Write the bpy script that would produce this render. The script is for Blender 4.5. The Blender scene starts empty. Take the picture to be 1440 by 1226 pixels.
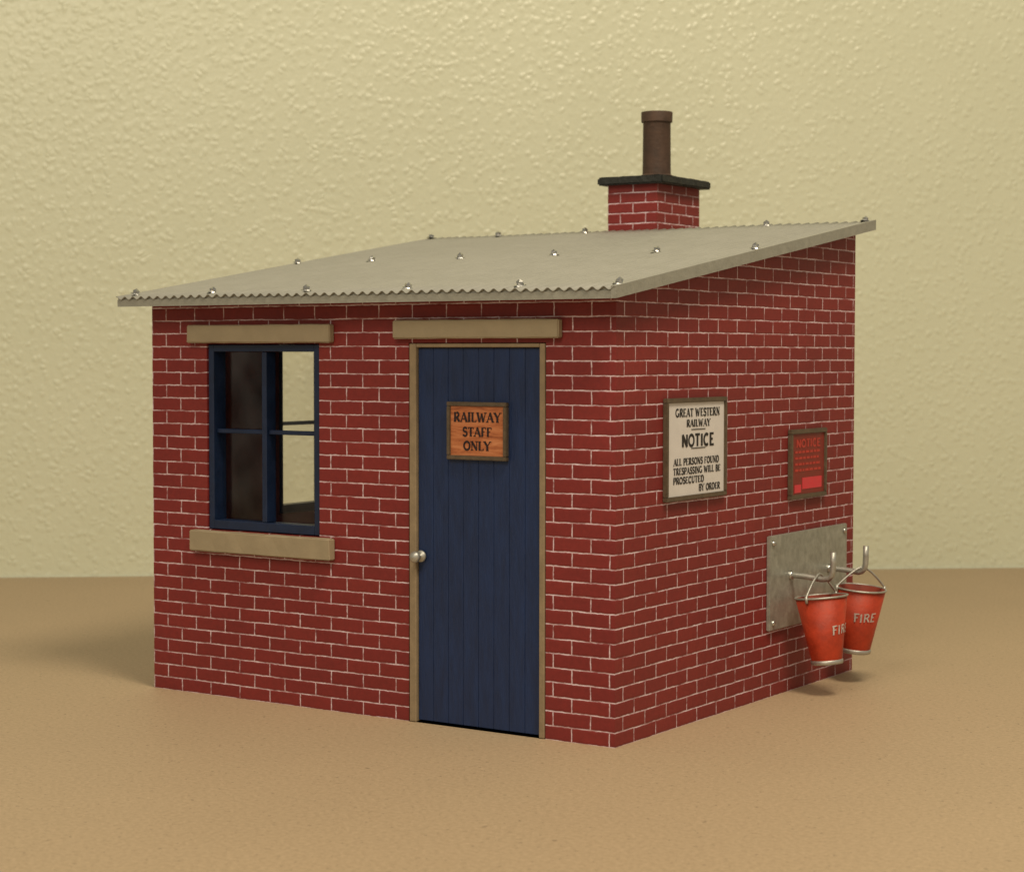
import bpy, bmesh, math, random
from mathutils import Vector, Matrix
random.seed(4)
scene=bpy.context.scene
coll=scene.collection
# ------------------------------------------------------------------ materials
def new_mat(name):
    m=bpy.data.materials.new(name); m.use_nodes=True
    nt=m.node_tree; b=nt.nodes["Principled BSDF"]
    return m,nt,b
def N(nt,t,**kw):
    n=nt.nodes.new(t)
    for k,v in kw.items(): setattr(n,k,v)
    return n
def ramp(nt,src,stops,interp='LINEAR'):
    r=N(nt,"ShaderNodeValToRGB"); e=r.color_ramp.elements; r.color_ramp.interpolation=interp
    while len(e)<len(stops): e.new(0.5)
    for el,(p,c) in zip(e,stops):
        el.position=p; el.color=(c[0],c[1],c[2],1) if isinstance(c,(tuple,list)) else (c,c,c,1)
    nt.links.new(src,r.inputs[0]); return r.outputs[0]
def noise(nt,vec,scale,detail=3,rough=.55,dist=0):
    n=N(nt,"ShaderNodeTexNoise"); n.inputs["Scale"].default_value=scale
    n.inputs["Detail"].default_value=detail; n.inputs["Roughness"].default_value=rough
    n.inputs["Distortion"].default_value=dist
    if vec is not None: nt.links.new(vec,n.inputs["Vector"])
    return n
def mix(nt,fac,a,b,mode='MIX'):
    m=N(nt,"ShaderNodeMix",data_type='RGBA',blend_type=mode)
    for sock,v in ((m.inputs[0],fac),(m.inputs[6],a),(m.inputs[7],b)):
        if hasattr(v,"links") or hasattr(v,"is_linked"): nt.links.new(v,sock)
        elif isinstance(v,(tuple,list)): sock.default_value=(v[0],v[1],v[2],1)
        else: sock.default_value=v
    return m.outputs[2]
def math_(nt,op,a,b=None,clamp=False):
    m=N(nt,"ShaderNodeMath",operation=op,use_clamp=clamp)
    for s,v in ((m.inputs[0],a),(m.inputs[1],b)):
        if v is None: continue
        if hasattr(v,"is_linked"): nt.links.new(v,s)
        else: s.default_value=v
    return m.outputs[0]
def bump(nt,b,h,strength,dist):
    n=N(nt,"ShaderNodeBump"); n.inputs["Strength"].default_value=strength; n.inputs["Distance"].default_value=dist
    nt.links.new(h,n.inputs["Height"]); nt.links.new(n.outputs[0],b.inputs["Normal"]); return n
def painted(name,col,rough=.55,var=.25,scale=30,bstr=.3,bdist=.002,metal=0,edge=None,stretch=None):
    m,nt,b=new_mat(name)
    tc=N(nt,"ShaderNodeTexCoord"); v=tc.outputs["Object"]
    if stretch:
        mp=N(nt,"ShaderNodeMapping"); mp.inputs["Scale"].default_value=stretch
        nt.links.new(v,mp.inputs[0]); v=mp.outputs[0]
    n1=noise(nt,v,scale,5,.6); n2=noise(nt,v,scale*.18,3)
    lo=tuple(c*(1-var) for c in col); hi=tuple(min(1,c*(1+var)) for c in col)
    c=ramp(nt,n1.outputs[0],[(.3,lo),(.7,hi)])
    c2=ramp(nt,n2.outputs[0],[(.3,1-var*.6),(.7,1.0)])
    nt.links.new(mix(nt,1.0,c,c2,'MULTIPLY'),b.inputs["Base Color"])
    nt.links.new(ramp(nt,n1.outputs[0],[(.2,max(0,rough-.12)),(.8,min(1,rough+.12))]),b.inputs["Roughness"])
    b.inputs["Metallic"].default_value=metal
    n3=noise(nt,v,scale*4,3)
    bump(nt,b,n3.outputs[0],bstr,bdist)
    return m
COURSE=1.1/30
def brick_mat(name,lw=.110,ch=COURSE,off=(0,0),mort=.0034):
    m,nt,b=new_mat(name)
    uv=N(nt,"ShaderNodeUVMap"); uv.uv_map="UVMap"
    mp=N(nt,"ShaderNodeMapping"); mp.inputs["Location"].default_value=(off[0],off[1],0)
    nt.links.new(uv.outputs[0],mp.inputs[0])
    def off_noise(scale,amt,det):
        n=noise(nt,mp.outputs[0],scale,det)
        s=N(nt,"ShaderNodeVectorMath",operation='SUBTRACT'); nt.links.new(n.outputs["Color"],s.inputs[0]); s.inputs[1].default_value=(.5,.5,.5)
        sc=N(nt,"ShaderNodeVectorMath",operation='SCALE'); nt.links.new(s.outputs[0],sc.inputs[0]); sc.inputs[3].default_value=amt
        return sc.outputs[0]
    cur=mp.outputs[0]
    for sc_,am_,dt_ in ((7,.0025,1),(26,.0030,2),(95,.0028,2)):
        a=N(nt,"ShaderNodeVectorMath",operation='ADD'); nt.links.new(cur,a.inputs[0]); nt.links.new(off_noise(sc_,am_,dt_),a.inputs[1]); cur=a.outputs[0]
    def bt(m_,sm):
        br=N(nt,"ShaderNodeTexBrick"); br.offset=.5; br.inputs["Scale"].default_value=1
        br.inputs["Brick Width"].default_value=lw; br.inputs["Row Height"].default_value=ch
        br.inputs["Mortar Size"].default_value=m_; br.inputs["Mortar Smooth"].default_value=sm
        br.inputs["Color1"].default_value=(0,0,0,1); br.inputs["Color2"].default_value=(1,1,1,1); br.inputs["Mortar"].default_value=(.5,.5,.5,1)
        nt.links.new(cur,br.inputs["Vector"]); return br
    br=bt(mort*.53,.25); brw=bt(mort*1.5,1.0)
    bw=ramp(nt,br.outputs["Color"],[(0,(.215,.0200,.0190)),(.5,(.226,.0210,.0195)),(1,(.242,.0240,.0205))])
    nb=noise(nt,mp.outputs[0],60,4,.65); nl=noise(nt,mp.outputs[0],3.5,2)
    c=mix(nt,1.0,bw,ramp(nt,nb.outputs[0],[(.3,.88),(.7,1.08)]),'MULTIPLY')
    c=mix(nt,1.0,c,ramp(nt,nl.outputs[0],[(.3,.90),(.7,1.05)]),'MULTIPLY')
    mp2=N(nt,"ShaderNodeMapping"); mp2.inputs["Scale"].default_value=(9,26,1); nt.links.new(uv.outputs[0],mp2.inputs[0])
    pn=noise(nt,mp2.outputs[0],1.6,4,.7)
    patch=ramp(nt,pn.outputs[0],[(.34,.14),(.56,1.0)])
    fac=math_(nt,'MULTIPLY',br.outputs["Fac"],patch,True)
    wn=noise(nt,mp.outputs[0],45,3)
    mc=ramp(nt,wn.outputs[0],[(.3,(.60,.40,.42)),(.65,(.90,.76,.86))])
    c=mix(nt,fac,c,mc)
    sm=math_(nt,'MULTIPLY',brw.outputs["Fac"],ramp(nt,pn.outputs[0],[(.5,0.0),(.8,.34)]),True)
    c=mix(nt,sm,c,(.58,.40,.42))
    nt.links.new(c,b.inputs["Base Color"])
    b.inputs["Roughness"].default_value=.6
    h=math_(nt,'MULTIPLY',brw.outputs["Fac"],-1.0)
    h2=math_(nt,'ADD',h,math_(nt,'MULTIPLY',nb.outputs[0],.45))
    bump(nt,b,h2,.4,.003)
    return m
M_brick=brick_mat("brick_paint",off=(.02,0))
M_brick_small=brick_mat("chimney_brick_paint",lw=.096,ch=.0335,off=(.0,.007),mort=.0036)
M_inner=painted("inner_wall_paint",(.30,.075,.06),.8,.5,5)
M_stone=painted("stone_paint",(.37,.305,.20),.7,.07,18,.3,.002)
M_frame=painted("door_frame_paint",(.31,.235,.145),.65,.15,30)
M_blue=painted("blue_paint",(.008,.027,.100),.55,.2,18,.5,.003,stretch=(3,3,.5))
M_winblue=painted("window_blue_paint",(.008,.022,.068),.45,.2,25,.4,.002)
M_roof=painted("roof_grey_paint",(.325,.325,.285),.5,.08,14,.25,.001)
M_roofedge=painted("roof_edge_paint",(.32,.32,.275),.45,.12,40,.5,.002)
M_zinc=painted("zinc_metal",(.50,.50,.46),.45,.15,60,.3,.001,metal=.75)
M_plate=painted("galvanised_plate",(.42,.43,.38),.42,.22,45,.3,.001,metal=.45)
M_chrome=painted("dull_steel",(.58,.58,.56),.27,.15,60,.1,.001,metal=1)
M_black=painted("cap_black_paint",(.022,.024,.022),.6,.3,30,.6,.004)
M_pot=painted("pot_brown_paint",(.085,.048,.032),.7,.3,25,.5,.003)
M_signframe=painted("sign_frame_brown",(.12,.088,.055),.55,.25,60,.5,.002)
M_white=painted("sign_board_white",(.76,.74,.73),.5,.04,20,.1,.001)
M_ink=painted("sign_ink",(.02,.018,.018),.6,.1,20,.1,.001)
M_darkink=painted("carved_ink",(.022,.009,.012),.5,.1,20,.1,.001)
M_redboard=painted("sign_board_red",(.24,.028,.018),.5,.15,30,.2,.001)
M_redink=painted("sign_red_ink",(.50,.045,.03),.5,.1,30,.1,.001)
M_pinkink=painted("sign_bright_red",(.72,.045,.065),.5,.06,30,.1,.001)
M_bucket=painted("bucket_red_enamel",(.46,.042,.010),.55,.26,22,.5,.002)
M_bucketin=painted("bucket_inner",(.25,.04,.02),.6,.2,30)
M_letters=painted("silver_letter_paint",(.66,.60,.57),.45,.25,90,.2,.001)
def wood_mat():
    m,nt,b=new_mat("sign_wood")
    tc=N(nt,"ShaderNodeTexCoord"); mp=N(nt,"ShaderNodeMapping"); mp.inputs["Scale"].default_value=(6,6,60)
    nt.links.new(tc.outputs["Object"],mp.inputs[0])
    n=noise(nt,mp.outputs[0],1.5,5,.65,1.2)
    nt.links.new(ramp(nt,n.outputs[0],[(.3,(.28,.075,.027)),(.5,(.52,.175,.065)),(.68,(.66,.27,.12))]),b.inputs["Base Color"])
    b.inputs["Roughness"].default_value=.45; return m
M_wood=wood_mat()
def glass_mat():
    m=bpy.data.materials.new("acetate_glazing"); m.use_nodes=True; nt=m.node_tree; nt.nodes.clear()
    o=N(nt,"ShaderNodeOutputMaterial"); t=N(nt,"ShaderNodeBsdfTransparent"); g=N(nt,"ShaderNodeBsdfGlossy")
    t.inputs[0].default_value=(.95,.94,.91,1); g.inputs["Roughness"].default_value=.16
    tc=N(nt,"ShaderNodeTexCoord"); n=noise(nt,tc.outputs["Object"],6,2)
    mx=N(nt,"ShaderNodeMixShader"); nt.links.new(ramp(nt,n.outputs[0],[(.35,.03),(.65,.11)]),mx.inputs[0]); nt.links.new(t.outputs[0],mx.inputs[1]); nt.links.new(g.outputs[0],mx.inputs[2])
    nt.links.new(mx.outputs[0],o.inputs[0]); return m
M_glass=glass_mat()
def kraft_mat():
    m,nt,b=new_mat("kraft_board")
    tc=N(nt,"ShaderNodeTexCoord"); v=tc.outputs["Object"]
    n1=noise(nt,v,85,4,.8); n2=noise(nt,v,1.3,3,.6)
    c=ramp(nt,n1.outputs[0],[(.32,(.365,.272,.168)),(.68,(.505,.382,.246))])
    c=mix(nt,1.0,c,ramp(nt,n2.outputs[0],[(.3,.97),(.7,1.02)]),'MULTIPLY')
    n4=noise(nt,v,62,2,.6)
    c=mix(nt,1.0,c,ramp(nt,n4.outputs[0],[(.28,.60),(.35,1.0),(.67,1.0),(.74,1.18)]),'MULTIPLY')
    nt.links.new(c,b.inputs["Base Color"]); b.inputs["Roughness"].default_value=.6
    bump(nt,b,n1.outputs[0],.25,.003); return m
def plaster_mat():
    m,nt,b=new_mat("textured_plaster")
    tc=N(nt,"ShaderNodeTexCoord"); v=tc.outputs["Object"]
    d=noise(nt,v,14,1,.5); s=N(nt,"ShaderNodeVectorMath",operation='SUBTRACT'); nt.links.new(d.outputs["Color"],s.inputs[0]); s.inputs[1].default_value=(.5,.5,.5)
    sc=N(nt,"ShaderNodeVectorMath",operation='SCALE'); nt.links.new(s.outputs[0],sc.inputs[0]); sc.inputs[3].default_value=.04
    a=N(nt,"ShaderNodeVectorMath",operation='ADD'); nt.links.new(v,a.inputs[0]); nt.links.new(sc.outputs[0],a.inputs[1])
    vo=N(nt,"ShaderNodeTexVoronoi",feature='F1'); vo.inputs["Scale"].default_value=30
    nt.links.new(a.outputs[0],vo.inputs["Vector"])
    blob=ramp(nt,vo.outputs["Distance"],[(.05,1.0),(.62,0.0)],'EASE')
    n1=noise(nt,v,19,1,.5); n2=noise(nt,v,40,1,.5)
    msk=ramp(nt,n1.outputs[0],[(.32,.30),(.58,1.0)])
    h=math_(nt,'ADD',math_(nt,'MULTIPLY',blob,msk),math_(nt,'MULTIPLY',n2.outputs[0],.50))
    n3=noise(nt,v,1.0,2)
    c=ramp(nt,n3.outputs[0],[(.3,(.685,.71,.535)),(.7,(.715,.74,.565))])
    nt.links.new(c,b.inputs["Base Color"])
    b.inputs["Roughness"].default_value=.34
    bump(nt,b,h,.30,.010); return m
# ------------------------------------------------------------------ mesh helpers
def make_obj(name,verts,faces,mats,parent=None,fm=None,smooth=False,uvs=None):
    me=bpy.data.meshes.new(name); me.from_pydata([tuple(v) for v in verts],[],faces); me.update()
    for m in (mats if isinstance(mats,list) else [mats]): me.materials.append(m)
    if fm:
        for p,i in zip(me.polygons,fm): p.material_index=i
    if smooth:
        for p in me.polygons: p.use_smooth=True
    if uvs:
        l=me.uv_layers.new(name="UVMap"); k=0
        for f in uvs:
            for q in f: l.data[k].uv=q; k+=1
    o=bpy.data.objects.new(name,me); coll.objects.link(o)
    if parent: o.parent=parent
    return o
def box(name,b,mat,parent=None,bev=.002,seg=2,jit=0):
    x0,x1,y0,y1,z0,z1=b
    bm=bmesh.new()
    bmesh.ops.create_cube(bm,size=1)
    for v in bm.verts:
        v.co=Vector(((x0+x1)/2+v.co.x*(x1-x0),(y0+y1)/2+v.co.y*(y1-y0),(z0+z1)/2+v.co.z*(z1-z0)))
    if jit:
        bmesh.ops.subdivide_edges(bm,edges=[e for e in bm.edges if e.calc_length()>.24],cuts=14)
    if bev: bmesh.ops.bevel(bm,geom=[e for e in bm.edges if len(e.link_faces)==2 and e.calc_face_angle()>.5],offset=bev,segments=seg,affect='EDGES')
    if jit:
        for v in bm.verts: v.co+=Vector([random.uniform(-jit,jit) for _ in range(3)])
    me=bpy.data.meshes.new(name); bm.to_mesh(me); bm.free(); me.materials.append(mat)
    o=bpy.data.objects.new(name,me); coll.objects.link(o)
    if parent: o.parent=parent
    return o
def join_boxes(name,boxes,mat,parent,bev=.0015):
    bm=bmesh.new()
    for b in boxes:
        x0,x1,y0,y1,z0,z1=b
        r=bmesh.ops.create_cube(bm,size=1); vs=r["verts"]
        for v in vs: v.co=Vector(((x0+x1)/2+v.co.x*(x1-x0),(y0+y1)/2+v.co.y*(y1-y0),(z0+z1)/2+v.co.z*(z1-z0)))
        es=set(e for v in vs for e in v.link_edges)
        if bev: bmesh.ops.bevel(bm,geom=list(es),offset=bev,segments=1,affect='EDGES')
    me=bpy.data.meshes.new(name); bm.to_mesh(me); bm.free(); me.materials.append(mat)
    o=bpy.data.objects.new(name,me); coll.objects.link(o); o.parent=parent; return o
def revolve(name,prof,mat,parent=None,seg=40,center=(0,0,0),fm=None,mats=None,flat=()):
    v=[];f=[];mi=[]
    for r,z in prof:
        for k in range(seg):
            a=2*math.pi*k/seg; v.append((center[0]+r*math.cos(a),center[1]+r*math.sin(a),center[2]+z))
    for i in range(len(prof)-1):
        for k in range(seg):
            k2=(k+1)%seg; f.append((i*seg+k,i*seg+k2,(i+1)*seg+k2,(i+1)*seg+k)); mi.append(fm[i] if fm else 0)
    return make_obj(name,v,f,mats or mat,parent,mi,True)
def tube(name,pts,r,mat,parent=None,seg=10,closed=False,taper=None):
    pts=[Vector(p) for p in pts]; v=[];f=[];n=len(pts)
    up=None
    for i,p in enumerate(pts):
        a=pts[(i-1)%n] if (closed or i>0) else p; b=pts[(i+1)%n] if (closed or i<n-1) else p
        t=(b-a).normalized()
        if up is None:
            up=Vector((0,0,1)) if abs(t.z)<.9 else Vector((0,1,0))
        s=t.cross(up).normalized(); up=s.cross(t).normalized()
        for k in range(seg):
            an=2*math.pi*k/seg; v.append(p+(s*math.cos(an)+up*math.sin(an))*r)
    m=n if closed else n-1
    for i in range(m):
        j=(i+1)%n
        for k in range(seg):
            k2=(k+1)%seg; f.append((i*seg+k,i*seg+k2,j*seg+k2,j*seg+k))
    if not closed:
        f.append(tuple(range(seg-1,-1,-1))); f.append(tuple((n-1)*seg+k for k in range(seg)))
    return make_obj(name,v,f,mat,parent,None,True)
def empty(name,loc,parent=None):
    e=bpy.data.objects.new(name,None); coll.objects.link(e); e.location=loc; e.empty_display_size=.1
    if parent: e.parent=parent
    return e
# ------------------------------------------------------------------ lettering
def L(x0,y0,x1,y1,w): return ('l',x0,y0,x1,y1,w)
def A(cx,cy,rx,ry,a0,a1,w): return ('a',cx,cy,rx,ry,a0,a1,w)
def glyphs(T,t,serif):
    def S(*pts):
        return [L(x-.15,y,x+.15,y,t) for x,y in pts] if serif else []
    G={}
    G['A']=(.84,[L(.42,1,.08,0,t),L(.40,1,.74,0,T),L(.2,.33,.62,.33,t)]+S((.08,.03),(.74,.03)))
    G['B']=(.72,[L(.18,0,.18,1,T),L(.1,.97,.38,.97,t),A(.38,.75,.2,.22,90,-90,T),L(.2,.53,.38,.53,t),A(.4,.28,.23,.25,90,-90,T),L(.1,.03,.4,.03,t)])
    G['C']=(.78,[A(.42,.5,.32,.45,50,310,T)]+([L(.64,.66,.64,.98,t),L(.64,.02,.64,.26,t)] if serif else []))
    G['D']=(.82,[L(.18,0,.18,1,T),L(.08,.97,.38,.97,t),A(.36,.5,.36,.47,90,-90,T),L(.08,.03,.38,.03,t)])
    G['E']=(.70,[L(.18,0,.18,1,T),L(.08,.96,.62,.96,t),L(.2,.51,.5,.51,t),L(.08,.04,.64,.04,t)]+([L(.61,.80,.61,.98,t),L(.62,.02,.62,.2,t)] if serif else []))
    G['F']=(.66,[L(.18,0,.18,1,T),L(.08,.96,.6,.96,t),L(.2,.53,.46,.53,t)]+([L(.59,.78,.59,.98,t),L(.06,.03,.30,.03,t*.7)] if serif else []))
    G['G']=(.84,[A(.42,.5,.34,.45,50,330,T),L(.68,.06,.68,.42,T),L(.5,.42,.8,.42,t)])
    G['I']=(.40,[L(.2,0,.2,1,T)]+S((.2,.03),(.2,.97)))
    G['L']=(.66,[L(.18,0,.18,1,T),L(.08,.04,.6,.04,t)]+([L(.59,.02,.59,.22,t)] if serif else [])+S((.18,.97)))
    G['N']=(.86,[L(.16,0,.16,1,t if serif else T),L(.14,.98,.70,.02,T),L(.70,0,.70,1,t if serif else T)]+S((.12,.97),(.16,.03),(.70,.97)))
    G['O']=(.84,[A(.42,.5,.33,.45,0,360,T)])
    G['P']=(.70,[L(.18,0,.18,1,T),L(.08,.97,.38,.97,t),A(.38,.72,.22,.25,90,-90,T),L(.2,.47,.38,.47,t)]+S((.18,.03)))
    G['R']=(.78,[L(.18,0,.18,1,T),L(.08,.97,.38,.97,t),A(.38,.74,.21,.23,90,-90,T),L(.2,.51,.38,.51,t),L(.38,.52,.66,.02,T)]+S((.18,.03),(.66,.03)))
    G['S']=(.66,[A(.33,.73,.2,.22,30,270,T),A(.33,.27,.22,.24,90,-150,T)]+([L(.53,.76,.53,.96,t),L(.1,.04,.1,.24,t)] if serif else []))
    G['T']=(.74,[L(.37,0,.37,1,T),L(.06,.96,.68,.96,t)]+([L(.07,.78,.07,.98,t),L(.67,.78,.67,.98,t)] if serif else [])+S((.37,.03)))
    G['U']=(.82,[L(.18,.32,.18,1,T),A(.41,.32,.23,.28,180,360,T),L(.64,.32,.64,1,t)]+S((.18,.97),(.64,.97)))
    G['W']=(1.12,[L(.1,1,.34,0,T),L(.34,0,.54,.9,t),L(.54,.9,.76,0,T),L(.76,0,1.0,1,t)]+S((.1,.97),(1.0,.97)))
    G['Y']=(.80,[L(.08,1,.4,.48,T),L(.72,1,.4,.48,t),L(.4,0,.4,.5,T)]+S((.08,.97),(.72,.97),(.4,.03)))
    return G
SER=glyphs(.23,.095,True); SAN=glyphs(.23,.19,False); THIN=glyphs(.15,.14,False)
def text_mesh(name,items,mapf,mat,parent,wob=0):
    V=[];F=[];lay=0
    def strip(pts,w):
        nonlocal lay
        lay=(lay+1)%7; n=len(pts); b0=len(V)
        dx,dy=random.uniform(-wob,wob),random.uniform(-wob,wob); w*=1+random.uniform(-1,1)*wob*120
        for i,p in enumerate(pts):
            a=pts[max(0,i-1)]; b=pts[min(n-1,i+1)]
            d=Vector((b[0]-a[0],b[1]-a[1])).normalized(); q=Vector((-d.y,d.x))*w/2
            V.append(mapf(p[0]+q.x+dx,p[1]+q.y+dy,lay)); V.append(mapf(p[0]-q.x+dx,p[1]-q.y+dy,lay))
        for i in range(n-1): F.append((b0+2*i,b0+2*i+1,b0+2*i+3,b0+2*i+2))
    for s,cu,cv,cap,width,font in items:
        tot=sum(font[c][0] if c!=' ' else .4 for c in s); sx=width/tot; u=cu-width/2
        for c in s:
            if c==' ': u+=.4*sx; continue
            w,st=font[c]
            for k in st:
                if k[0]=='l':
                    _,x0,y0,x1,y1,t=k
                    P=[(u+(x0+(x1-x0)*i/4)*sx,cv+(y0+(y1-y0)*i/4-.5)*cap) for i in range(5)]
                    steep=abs(y1-y0)>abs(x1-x0)
                    strip(P,t*(sx if steep else cap))
                else:
                    _,cx,cy,rx,ry,a0,a1,t=k; n=18
                    P=[(u+(cx+rx*math.cos(math.radians(a0+(a1-a0)*i/n)))*sx,cv+(cy+ry*math.sin(math.radians(a0+(a1-a0)*i/n))-.5)*cap) for i in range(n+1)]
                    strip(P,t*(sx+cap)/2*.9)
            u+=w*sx
    return make_obj(name,V,F,mat,parent)
# ------------------------------------------------------------------ setting
P0=Vector((-4.064,1.635,0)); P1=Vector((-.522,4.531,0)); wd=(P1-P0).normalized(); wn=Vector((wd.y,-wd.x,0))
mid=(P0+P1)/2
def gp(a,b,z=0): return mid+wd*a+wn*b+Vector((0,0,z))
tb=make_obj("table_surface",[gp(-9,11),gp(9,11),gp(9,0),gp(-9,0)],[(0,1,2,3)],kraft_mat()); tb["kind"]="structure"
wl=make_obj("backdrop_wall",[gp(-9,-.012,-3),gp(9,-.012,-3),gp(9,-.012,7),gp(-9,-.012,7)],[(0,1,2,3)],plaster_mat()); wl["kind"]="structure"
# ------------------------------------------------------------------ building
W,D=1.556,1.429; TH=.05; SL=.1585
def ztop(y): return 1.117+SL*y
B=empty("model_building",(-W/2,D/2,0))
B["label"]="red brick model railway hut with grey corrugated roof and blue door"; B["category"]="model building"
OFF=Vector((W/2,-D/2,0))
def fix(o):
    o.location=OFF; return o
def panel(V,F,U,MI,org,du,nin,u0,u1,holes,top,uvoff):
    us=sorted(set([u0,u1]+[h[0] for h in holes]+[h[1] for h in holes])); zs=sorted(set([0.0]+[h[2] for h in holes]+[h[3] for h in holes]))
    def P(u,z,inn): return Vector(org)+Vector(du)*u+Vector((0,0,z))+(Vector(nin)*TH if inn else Vector())
    def quad(ps,uv,mi):
        b=len(V); V.extend(ps); F.append((b,b+1,b+2,b+3)); U.append(uv); MI.append(mi)
    for i in range(len(us)-1):
        a,b=us[i],us[i+1]
        for j in range(len(zs)):
            z0=zs[j]; last=j==len(zs)-1
            za=top(a) if last else zs[j+1]; zb=top(b) if last else zs[j+1]
            if any(h[0]<=a+1e-6 and h[1]>=b-1e-6 and h[2]<=z0+1e-6 and (not last and h[3]>=zs[j+1]-1e-6) for h in holes): continue
            quad([P(a,z0,0),P(b,z0,0),P(b,zb,0),P(a,za,0)],[(a+uvoff,z0),(b+uvoff,z0),(b+uvoff,zb),(a+uvoff,za)],0)
            ia,ib=max(a,u0+TH),min(b,u1-TH)
            quad([P(ia,z0,1),P(ib,z0,1),P(ib,zb,1),P(ia,za,1)],[(0,0)]*4,1)
    for h in holes:
        for (ua,za),(ub,zb) in (((h[0],h[2]),(h[1],h[2])),((h[1],h[2]),(h[1],h[3])),((h[1],h[3]),(h[0],h[3])),((h[0],h[3]),(h[0],h[2]))):
            quad([P(ua,za,0),P(ub,zb,0),P(ub,zb,1),P(ua,za,1)],[(ua+uvoff,za),(ub+uvoff,zb),(ub+uvoff,zb),(ua+uvoff,za)],0)
V=[];F=[];U=[];MI=[]
wx0,wx1,wz0,wz1=-1.345,-.935,.472,.998
panel(V,F,U,MI,(0,0,0),(1,0,0),(0,1,0),-W,0,[(wx0,wx1,wz0,wz1),(-.632,-.203,0.0,.999)],lambda u:ztop(0),5)
panel(V,F,U,MI,(0,0,0),(0,1,0),(-1,0,0),0,D,[],ztop,5.0)
panel(V,F,U,MI,(-W,0,0),(0,1,0),(1,0,0),0,D,[(.50,.95,wz0,wz1)],ztop,5)
panel(V,F,U,MI,(-W,D,0),(1,0,0),(0,-1,0),0,W,[],lambda u:ztop(D),5)
wall=fix(make_obj("wall",V,F,[M_brick,M_inner],B,MI,False,U))
wall["label"]="painted red brickwork with white mortar"
fix(box("floor",(-W+TH+.002,-TH-.002,TH+.002,D-TH-.002,.003,.008),M_inner,B,0))
def window(opening,axis,base,parentname="window"):
    a0,a1,z0,z1=opening; g=.003; d0,d1=base
    e=empty(parentname,(0,0,0),B)
    def bx(a,b,c,d,za,zb):
        return (a,b,c,d,za,zb) if axis=='x' else (c,d,a,b,za,zb)
    fw=.022; m=(a0+a1)/2; zm=.752
    parts=[bx(a0+g,a0+fw,d0,d1,z0+g,z1-g),bx(a1-fw,a1-g,d0,d1,z0+g,z1-g),bx(a0+fw+.0005,a1-fw-.0005,d0,d1,z1-fw,z1-g),bx(a0+fw+.0005,a1-fw-.0005,d0,d1,z0+g,z0+fw+.006)]
    join_boxes("frame",parts,M_winblue,e)
    join_boxes("mullion",[bx(m-.007,m+.010,d0+.003,d1-.008,z0+fw+.007,z1-fw-.001)],M_winblue,e)
    for p,q in ((a0+fw+.001,m-.008),(m+.011,a1-fw-.001)):
        join_boxes("glazing_bar",[bx(p,q,d0+.012,d1-.024,zm-.006,zm+.006)],M_winblue,e)
        dm=(d0+d1)/2+.012
        vs=[(p,dm,z0+fw+.007),(q,dm,z0+fw+.007),(q,dm,z1-fw-.001),(p,dm,z1-fw-.001)]
        if axis!='x': vs=[(v[1],v[0],v[2]) for v in vs]
        make_obj("window_glass",vs,[(0,1,2,3)],M_glass,e)
    e.location=OFF
    return e
window((wx0,wx1,wz0,wz1),'x',(.004,.056))
window((.50,.95,wz0,wz1),'y',(-W+.004,-W+.048))
fix(box("window_lintel",(-1.402,-.881,-.022,-.0005,1.000,1.050),M_stone,B,.003,3,.0007))
fix(box("window_sill",(-1.391,-.880,-.028,-.0005,.412,.4705),M_stone,B,.003,3,.0007))
fix(box("door_lintel",(-.670,-.154,-.022,-.0005,1.010,1.058),M_stone,B,.003,3,.0007))
dr=empty("door",(0,0,0),B); dr.location=OFF
join_boxes("door_frame",[(-.628,-.606,-.004,.045,.001,.997),(-.221,-.205,-.004,.045,.001,.997),(-.6055,-.2215,-.004,.045,.987,.997)],M_frame,dr,.002)
pl=[];x=-.605;n=8;w=(.605-.222)/n
for i in range(n):
    pl.append((x+w*i+.0002,x+w*(i+1)-.0002,.006+random.uniform(-.0004,.0004),.030,.006,.986))
join_boxes("door_panel",pl,M_blue,dr,.0016)
join_boxes("door_backing",[(-.603,-.225,.026,.040,.004,.9855)],M_blue,dr,0)
kb=revolve("door_knob",[(0,-.023),(.009,-.0215),(.0145,-.016),(.0155,-.010),(.012,-.004),(.007,0),(.006,.010),(.014,.011),(.0155,.014),(.0155,.017)],M_zinc,dr,24)
kb.matrix_local=Matrix.Translation((-.592,-.016,.440))@Matrix.Rotation(math.radians(-90),4,'X')
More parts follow.
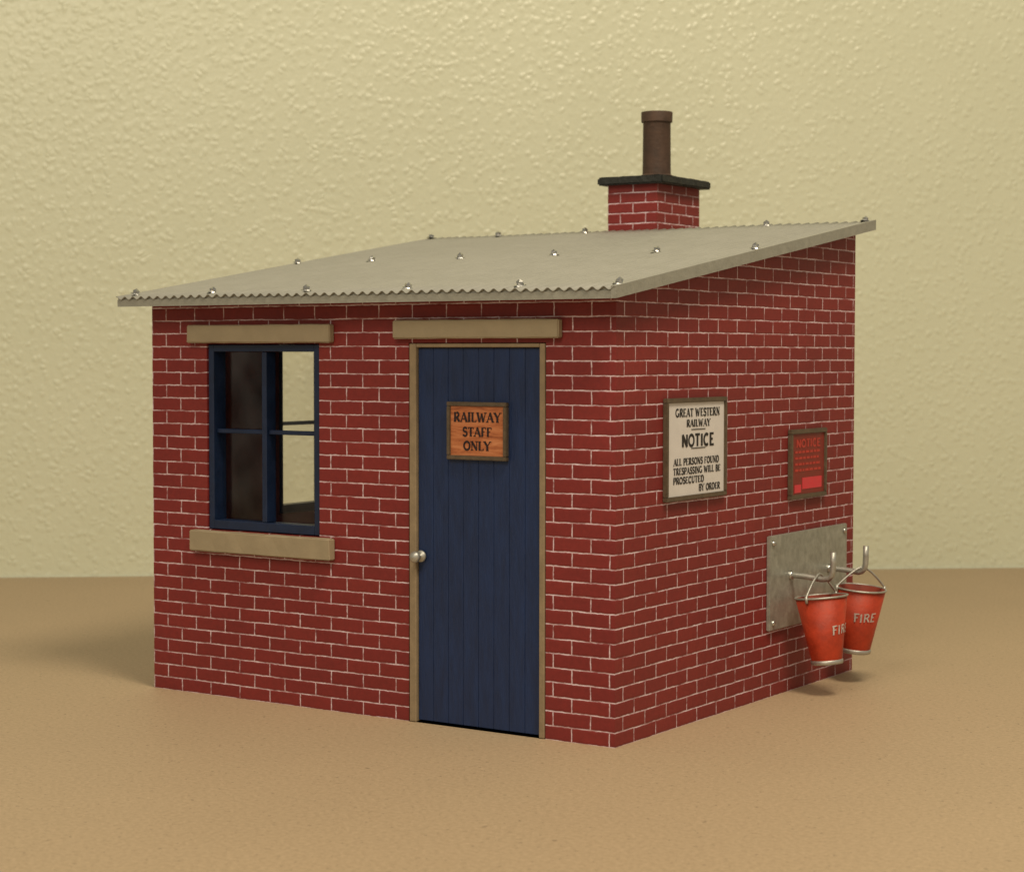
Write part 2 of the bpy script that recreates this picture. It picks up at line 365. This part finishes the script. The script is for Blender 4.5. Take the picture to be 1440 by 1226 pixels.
# signs
def sign(name,label,mapf,u0,u1,v0,v1,board_mat,fw,items_list):
    e=empty(name,(0,0,0),B); e.location=OFF; e["label"]=label
    def slab(nm,rects,l0,l1,mat,bev=.0015):
        bm=bmesh.new()
        for (a,b,c,d) in rects:
            vs=[bm.verts.new(mapf(u,v,l)) for l in (l0,l1) for (u,v) in ((a,c),(b,c),(b,d),(a,d))]
            for q in ((0,1,2,3),(7,6,5,4),(0,4,5,1),(1,5,6,2),(2,6,7,3),(3,7,4,0)): bm.faces.new([vs[i] for i in q])
        bmesh.ops.recalc_face_normals(bm,faces=bm.faces)
        if bev: bmesh.ops.bevel(bm,geom=list(bm.edges),offset=bev,segments=2,affect='EDGES')
        me=bpy.data.meshes.new(nm); bm.to_mesh(me); bm.free(); me.materials.append(mat)
        o=bpy.data.objects.new(nm,me); coll.objects.link(o); o.parent=e; return o
    slab("sign_board",[(u0+.004,u1-.004,v0+.004,v1-.004)],.0005,.008,board_mat,0)
    slab("sign_frame",[(u0,u1,v1-fw,v1),(u0,u1,v0,v0+fw),(u0,u0+fw,v0+fw+.0003,v1-fw-.0003),(u1-fw,u1,v0+fw+.0003,v1-fw-.0003)],.0004,.013,M_signframe)
    for mat,its,nm,bars in items_list:
        if its: text_mesh("lettering",its,lambda u,v,l:mapf(u,v,.0086+l*.00012),mat,e)
        if nm=="rules": slab("printed_small_lines",bars,.0082,.0092,mat,0)
        elif bars:
            for r in bars: slab("printed_block",[r],.0082,.0092,mat,0)
    return e
front=lambda u,v,l:Vector((u,.005-l,v))
side=lambda u,v,l:Vector((l,u,v))
sign("staff_sign","orange wooden door sign with black serif lettering",front,-.505,-.318,.698,.847,M_wood,.011,
 [(M_darkink,[("RAILWAY",-.411,.808,.0245,.148,SER),("STAFF",-.411,.7705,.0235,.092,SER),("ONLY",-.411,.7345,.0235,.086,SER)],"lettering",None)])
q=-.013
sign("notice_sign","white framed notice board with black lettering",side,.234,.567,.592,.857,M_white,.012,
 [(M_ink,[("GREAT WESTERN",.421+q,.819,.021,.244,SER),("RAILWAY",.424+q,.791,.0185,.132,SER),("NOTICE",.422+q,.746,.032,.180,SAN),
  ("ALL PERSONS FOUND",.414+q,.692,.0175,.250,SER),("TRESPASSING WILL BE",.418+q,.668,.0175,.260,SER),("PROSECUTED",.371+q,.644,.0175,.167,SER),("BY ORDER",.486+q,.621,.0175,.120,SER)],
  "lettering",[(.385+q,.462+q,.7735,.7755),(.385+q,.462+q,.7245,.7265)])])
rules=[];zz=.688;q=-.018
for i in range(4):
    uu=1.015+q
    while uu<1.18+q:
        l=random.uniform(.010,.024); rules.append((uu,min(uu+l,1.195+q),zz-.0035,zz+.0035)); uu+=l+.007
    zz-=.0175
sign("small_notice","small dark red framed notice with bright red patches",side,.964,1.208,.553,.754,M_redboard,.013,
 [(M_redink,[("NOTICE",1.104+q,.713,.023,.165,SAN)],"rules",rules),(M_pinkink,None,"",[(1.012+q,1.055+q,.571,.594),(1.064+q,1.195+q,.580,.613)])])
pe=fix(box("mounting_plate",(.0006,.012,.832,1.357,.191,.459),M_plate,B,.002)); pe["label"]="galvanised plate carrying two hooks"
for (y,z) in ((.852,.438),(1.337,.438),(.852,.212),(1.337,.212)):
    sc=revolve("screw",[(0,.006),(.005,.005),(.008,.001),(.008,-.001)],M_chrome,pe,12)
    sc.matrix_local=Matrix.Translation((.0135,y,z))@Matrix.Rotation(math.radians(90),4,'Y')
hooks=[(.965,.338,.143),(1.225,.334,.130)]
for y,z,x1 in hooks:
    pts=[(.008,y,z),(.03,y,z),(.06,y,z-.001),(.09,y,z-.004),(.108,y,z-.006),(x1-.012,y,z-.003),(x1-.003,y,z+.006),(x1,y,z+.02),(x1+.001,y,z+.045),(x1+.001,y,z+.073)]
    tube("hook",pts,.0085,M_zinc,pe,12)
    r=revolve("hook_collar",[(0,.010),(.010,.009),(.013,.004),(.013,-.001)],M_chrome,pe,16); r.matrix_local=Matrix.Translation((.013,y,z))@Matrix.Rotation(math.radians(90),4,'Y')
# roof
rx0,rx1,ry0,ry1=-1.606,.050,-.088,1.458
def rz(y): return 1.117+SL*y+.0005
V=[]
for y in (ry0,ry1):
    for l in (0,.0195):
        for x in (rx0,rx1): V.append((x,y,rz(y)+l))
F=[(0,1,3,2),(4,6,7,5),(0,4,5,1),(2,3,7,6),(0,2,6,4),(1,5,7,3)]
roof=fix(make_obj("roof",V,F,M_roofedge,B))
roof["label"]="lean-to roof of grey corrugated sheet with bolts"
nw=52; per=8; nx=nw*per; V=[];F=[]; AMP=.0044
ys=[ry0-.003]+[ry0+(ry1-ry0)*i/16 for i in range(1,16)]+[ry1+.002]
def wave(x): return AMP*(math.cos(2*math.pi*(x-rx0)/((rx1-rx0)/nw)))
def sheetz(x,y): return rz(y)+.0205+AMP+.0016+wave(x)+.0008*math.sin(x*9+y*3)+.0004*math.sin(x*41)
for y in ys:
    for i in range(nx+1):
        x=rx0-.002+(rx1-rx0+.004)*i/nx
        V.append((x,y,sheetz(x,y)))
nt_=len(V)
for k in range(nt_): V.append((V[k][0],V[k][1],V[k][2]-.0022))
for j in range(len(ys)-1):
    for i in range(nx):
        a=j*(nx+1)+i; F.append((a,a+1,a+nx+2,a+nx+1)); F.append((nt_+a,nt_+a+nx+1,nt_+a+nx+2,nt_+a+1))
for i in range(nx):
    F.append((i,nt_+i,nt_+i+1,i+1)); a=(len(ys)-1)*(nx+1)+i; F.append((a,a+1,nt_+a+1,nt_+a))
for j in range(len(ys)-1):
    a=j*(nx+1); F.append((a,a+nx+1,nt_+a+nx+1,nt_+a)); a+=nx; F.append((a,nt_+a,nt_+a+nx+1,a+nx+1))
cs=make_obj("corrugated_sheet",V,F,M_roof,roof,None,True)
V=[];F=[]
for i in range(nx+1):
    x=rx0+(rx1-rx0)*i/nx; y=ry0+.0035
    V.append((x,y,rz(y)+.019)); V.append((x,y,sheetz(x,y)-.0015))
for i in range(nx): F.append((2*i,2*i+2,2*i+3,2*i+1))
make_obj("gap_shade_filler",V,F,M_roofedge,roof)  # added strip close behind the sheet edge, lightens the shade under the waves
strip=box("verge_strip",(rx1-.012,rx1+.003,0,1,0,1),M_roofedge,roof,0)
for v in strip.data.vertices:
    y=ry0-.002 if v.co.y<.5 else ry1+.002; v.co.z=rz(y)+(.0005 if v.co.z<.5 else .0308); v.co.y=y
adj=((.005,-.018,0,.021,.048,.015),(-.03,-.045,-.03,-.01,.018,.005),(-.03,-.06,-.035,None,0,.012))
me0=None
for r,yy in enumerate((-.052,.70,1.425)):
    for c in range(6):
        if adj[r][c] is None: continue
        x=-1.572+c*.3185+adj[r][c]; y=yy+random.uniform(-.006,.006)
        if me0 is None:
            bm=bmesh.new(); bmesh.ops.create_cone(bm,cap_ends=True,segments=14,radius1=.0160,radius2=.0140,depth=.003)
            bmesh.ops.create_icosphere(bm,subdivisions=1,radius=.0110,matrix=Matrix.Translation((0,0,.0045)))
            me0=bpy.data.meshes.new("roof_bolt"); bm.to_mesh(me0); bm.free(); me0.materials.append(M_chrome)
        o=bpy.data.objects.new("roof_bolt",me0); coll.objects.link(o); o.parent=roof
        o.location=(x,y,rz(y)+.0205+2*AMP+.0028); o.rotation_euler=(math.atan(SL)+random.uniform(-.1,.1),random.uniform(-.1,.1),random.uniform(0,3))
# chimney
V=[];F=[];U=[]
def cb(x0,x1,y0,y1,z0,z1):
    c=[(x0,y0),(x1,y0),(x1,y1),(x0,y1)]; u=0
    for i in range(4):
        a=c[i];b_=c[(i+1)%4]; l=math.dist(a,b_); n=len(V)
        V.extend([(a[0],a[1],z0),(b_[0],b_[1],z0),(b_[0],b_[1],z1),(a[0],a[1],z1)]); F.append((n,n+1,n+2,n+3)); U.append([(u,z0),(u+l,z0),(u+l,z1),(u,z1)]); u+=l
    n=len(V); V.extend([(p[0],p[1],z1) for p in c]); F.append((n,n+1,n+2,n+3)); U.append([(0,0)]*4)
cb(-.901,-.714,D+.001,1.754,0,1.315)
cb(-.9005,-.7135,1.4635,1.7535,1.3155,1.530)
ch=fix(make_obj("chimney",V,F,M_brick_small,B,None,False,U))
box("chimney_cap",(-.927,-.681,1.438,1.778,1.527,1.554),M_black,ch,.0045,2,.0010)
pot=revolve("chimney_pot",[(.056,1.552),(.054,1.566),(.0475,1.570),(.0470,1.60),(.0460,1.742),(.0462,1.7425),(.0515,1.743),(.0520,1.7435),(.0525,1.775),(.0520,1.7765),(.040,1.777),(.0385,1.775),(.038,1.60)],M_pot,ch,36,(-.793,1.600,0))
es=pot.modifiers.new("edges",'EDGE_SPLIT'); es.split_angle=math.radians(40)
# ------------------------------------------------------------------ fire buckets
RT,RB,HB=.0735,.043,.190
def rad(z): return RB+(RT-RB)*z/HB
def bucket(base,tilt,text_ang,bail_ang,label,apex,tw,cap,tv):
    e=empty("fire_bucket",base); e.rotation_euler=(0,tilt,0)
    e["label"]=label; e["category"]="bucket"; e["group"]="fire buckets hanging on hooks"
    revolve("bucket_body",[(.0005,.004),(RB-.001,.004),(RB,.006),(RT,HB),(RT-.0025,HB),(RB-.003,.009),(.0005,.009)],None,e,48,fm=[0,0,0,0,1,1],mats=[M_bucket,M_bucketin])
    tube("bucket_rim",[((RT+.0005)*math.cos(a),(RT+.0005)*math.sin(a),HB) for a in [2*math.pi*k/48 for k in range(48)]],.0030,M_zinc,e,8,True)
    revolve("base_ring",[(RB-.003,-.001),(RB+.002,-.001),(RB+.003,.004),(RB+.0032,.010),(RB+.001,.0115)],M_zinc,e,48)
    for s in (1,-1):
        ca,sa=math.cos(bail_ang)*s,math.sin(bail_ang)*s
        tube("handle_lug",[((RT+.003)*ca,(RT+.003)*sa,HB-.012),((RT+.004)*ca,(RT+.004)*sa,HB+.007)],.0045,M_zinc,e,8)
    pts=[]
    for i in range(33):
        t=math.pi*i/32; cc=math.cos(t); c=cc*(RT+.006)
        k=1-abs(cc)**1.4
        pts.append((c*math.cos(bail_ang)+apex[0]*k,c*math.sin(bail_ang)+apex[1]*k,HB+.002+k*apex[2]))
    tube("bucket_handle",pts,.0031,M_zinc,e,8)
    def mp(u,v,l):
        v=v+u*.06
        r=rad(v)+.0012+l*.0001; a=text_ang+u/.062
        return Vector((r*math.cos(a),r*math.sin(a),v))
    text_mesh("lettering",[("FIRE",0,tv,cap,tw,THIN)],mp,M_letters,e,.0009)
    return e
bucket((.128,.965,.094),math.radians(-6),math.radians(-9),math.radians(82),"orange-red enamel fire bucket on a hook, rim leaning inward",(0,0,.063),.076,.025,.098)
bucket((.099,1.225,.092),math.radians(5),math.radians(-48),math.radians(50),"orange-red fire bucket on a hook, tilted away from the bricks",(0,0,.062),.070,.025,.112)
# ------------------------------------------------------------------ lights
def area(name,loc,target,size,energy,col):
    l=bpy.data.lights.new(name,'AREA'); l.shape='DISK'; l.size=size; l.energy=energy; l.color=col
    o=bpy.data.objects.new(name,l); coll.objects.link(o); o.location=loc
    o.rotation_euler=(Vector(target)-Vector(loc)).to_track_quat('-Z','Y').to_euler(); return o
area("ceiling_lamp",(2.8,-1.4,6.8),(-1.0,1.8,.4),2.2,355,(1,.85,.63))
area("camera_side_fill",(.8,-6.2,5.6),(-1.2,3,.5),3.5,195,(1,.87,.67))  # added fill light from the camera side, softens shadows on the building
w=bpy.data.worlds.new("World"); scene.world=w; w.use_nodes=True
w.node_tree.nodes["Background"].inputs[0].default_value=(1,.89,.70,1); w.node_tree.nodes["Background"].inputs[1].default_value=.31
# ------------------------------------------------------------------ camera
cam=bpy.data.cameras.new("camera"); co=bpy.data.objects.new("camera",cam); coll.objects.link(co)
yaw,pitch,roll=-.58866,-.04238,.00123
fwd=Vector((math.sin(yaw)*math.cos(pitch),math.cos(yaw)*math.cos(pitch),math.sin(pitch)))
rt=Vector((math.cos(yaw),-math.sin(yaw),0)); up=rt.cross(fwd)
r2=rt*math.cos(roll)+up*math.sin(roll); u2=-rt*math.sin(roll)+up*math.cos(roll)
co.matrix_world=Matrix(((r2.x,u2.x,-fwd.x,2.41793),(r2.y,u2.y,-fwd.y,-4.07929),(r2.z,u2.z,-fwd.z,.97064),(0,0,0,1)))
cam.sensor_width=36; cam.lens=36*2721.27/1440; cam.clip_start=.05; cam.clip_end=100
cam.dof.use_dof=True; cam.dof.focus_distance=5.0; cam.dof.aperture_fstop=4.4
scene.camera=co
scene.view_settings.view_transform='Standard'; scene.view_settings.look='None'; scene.view_settings.exposure=0
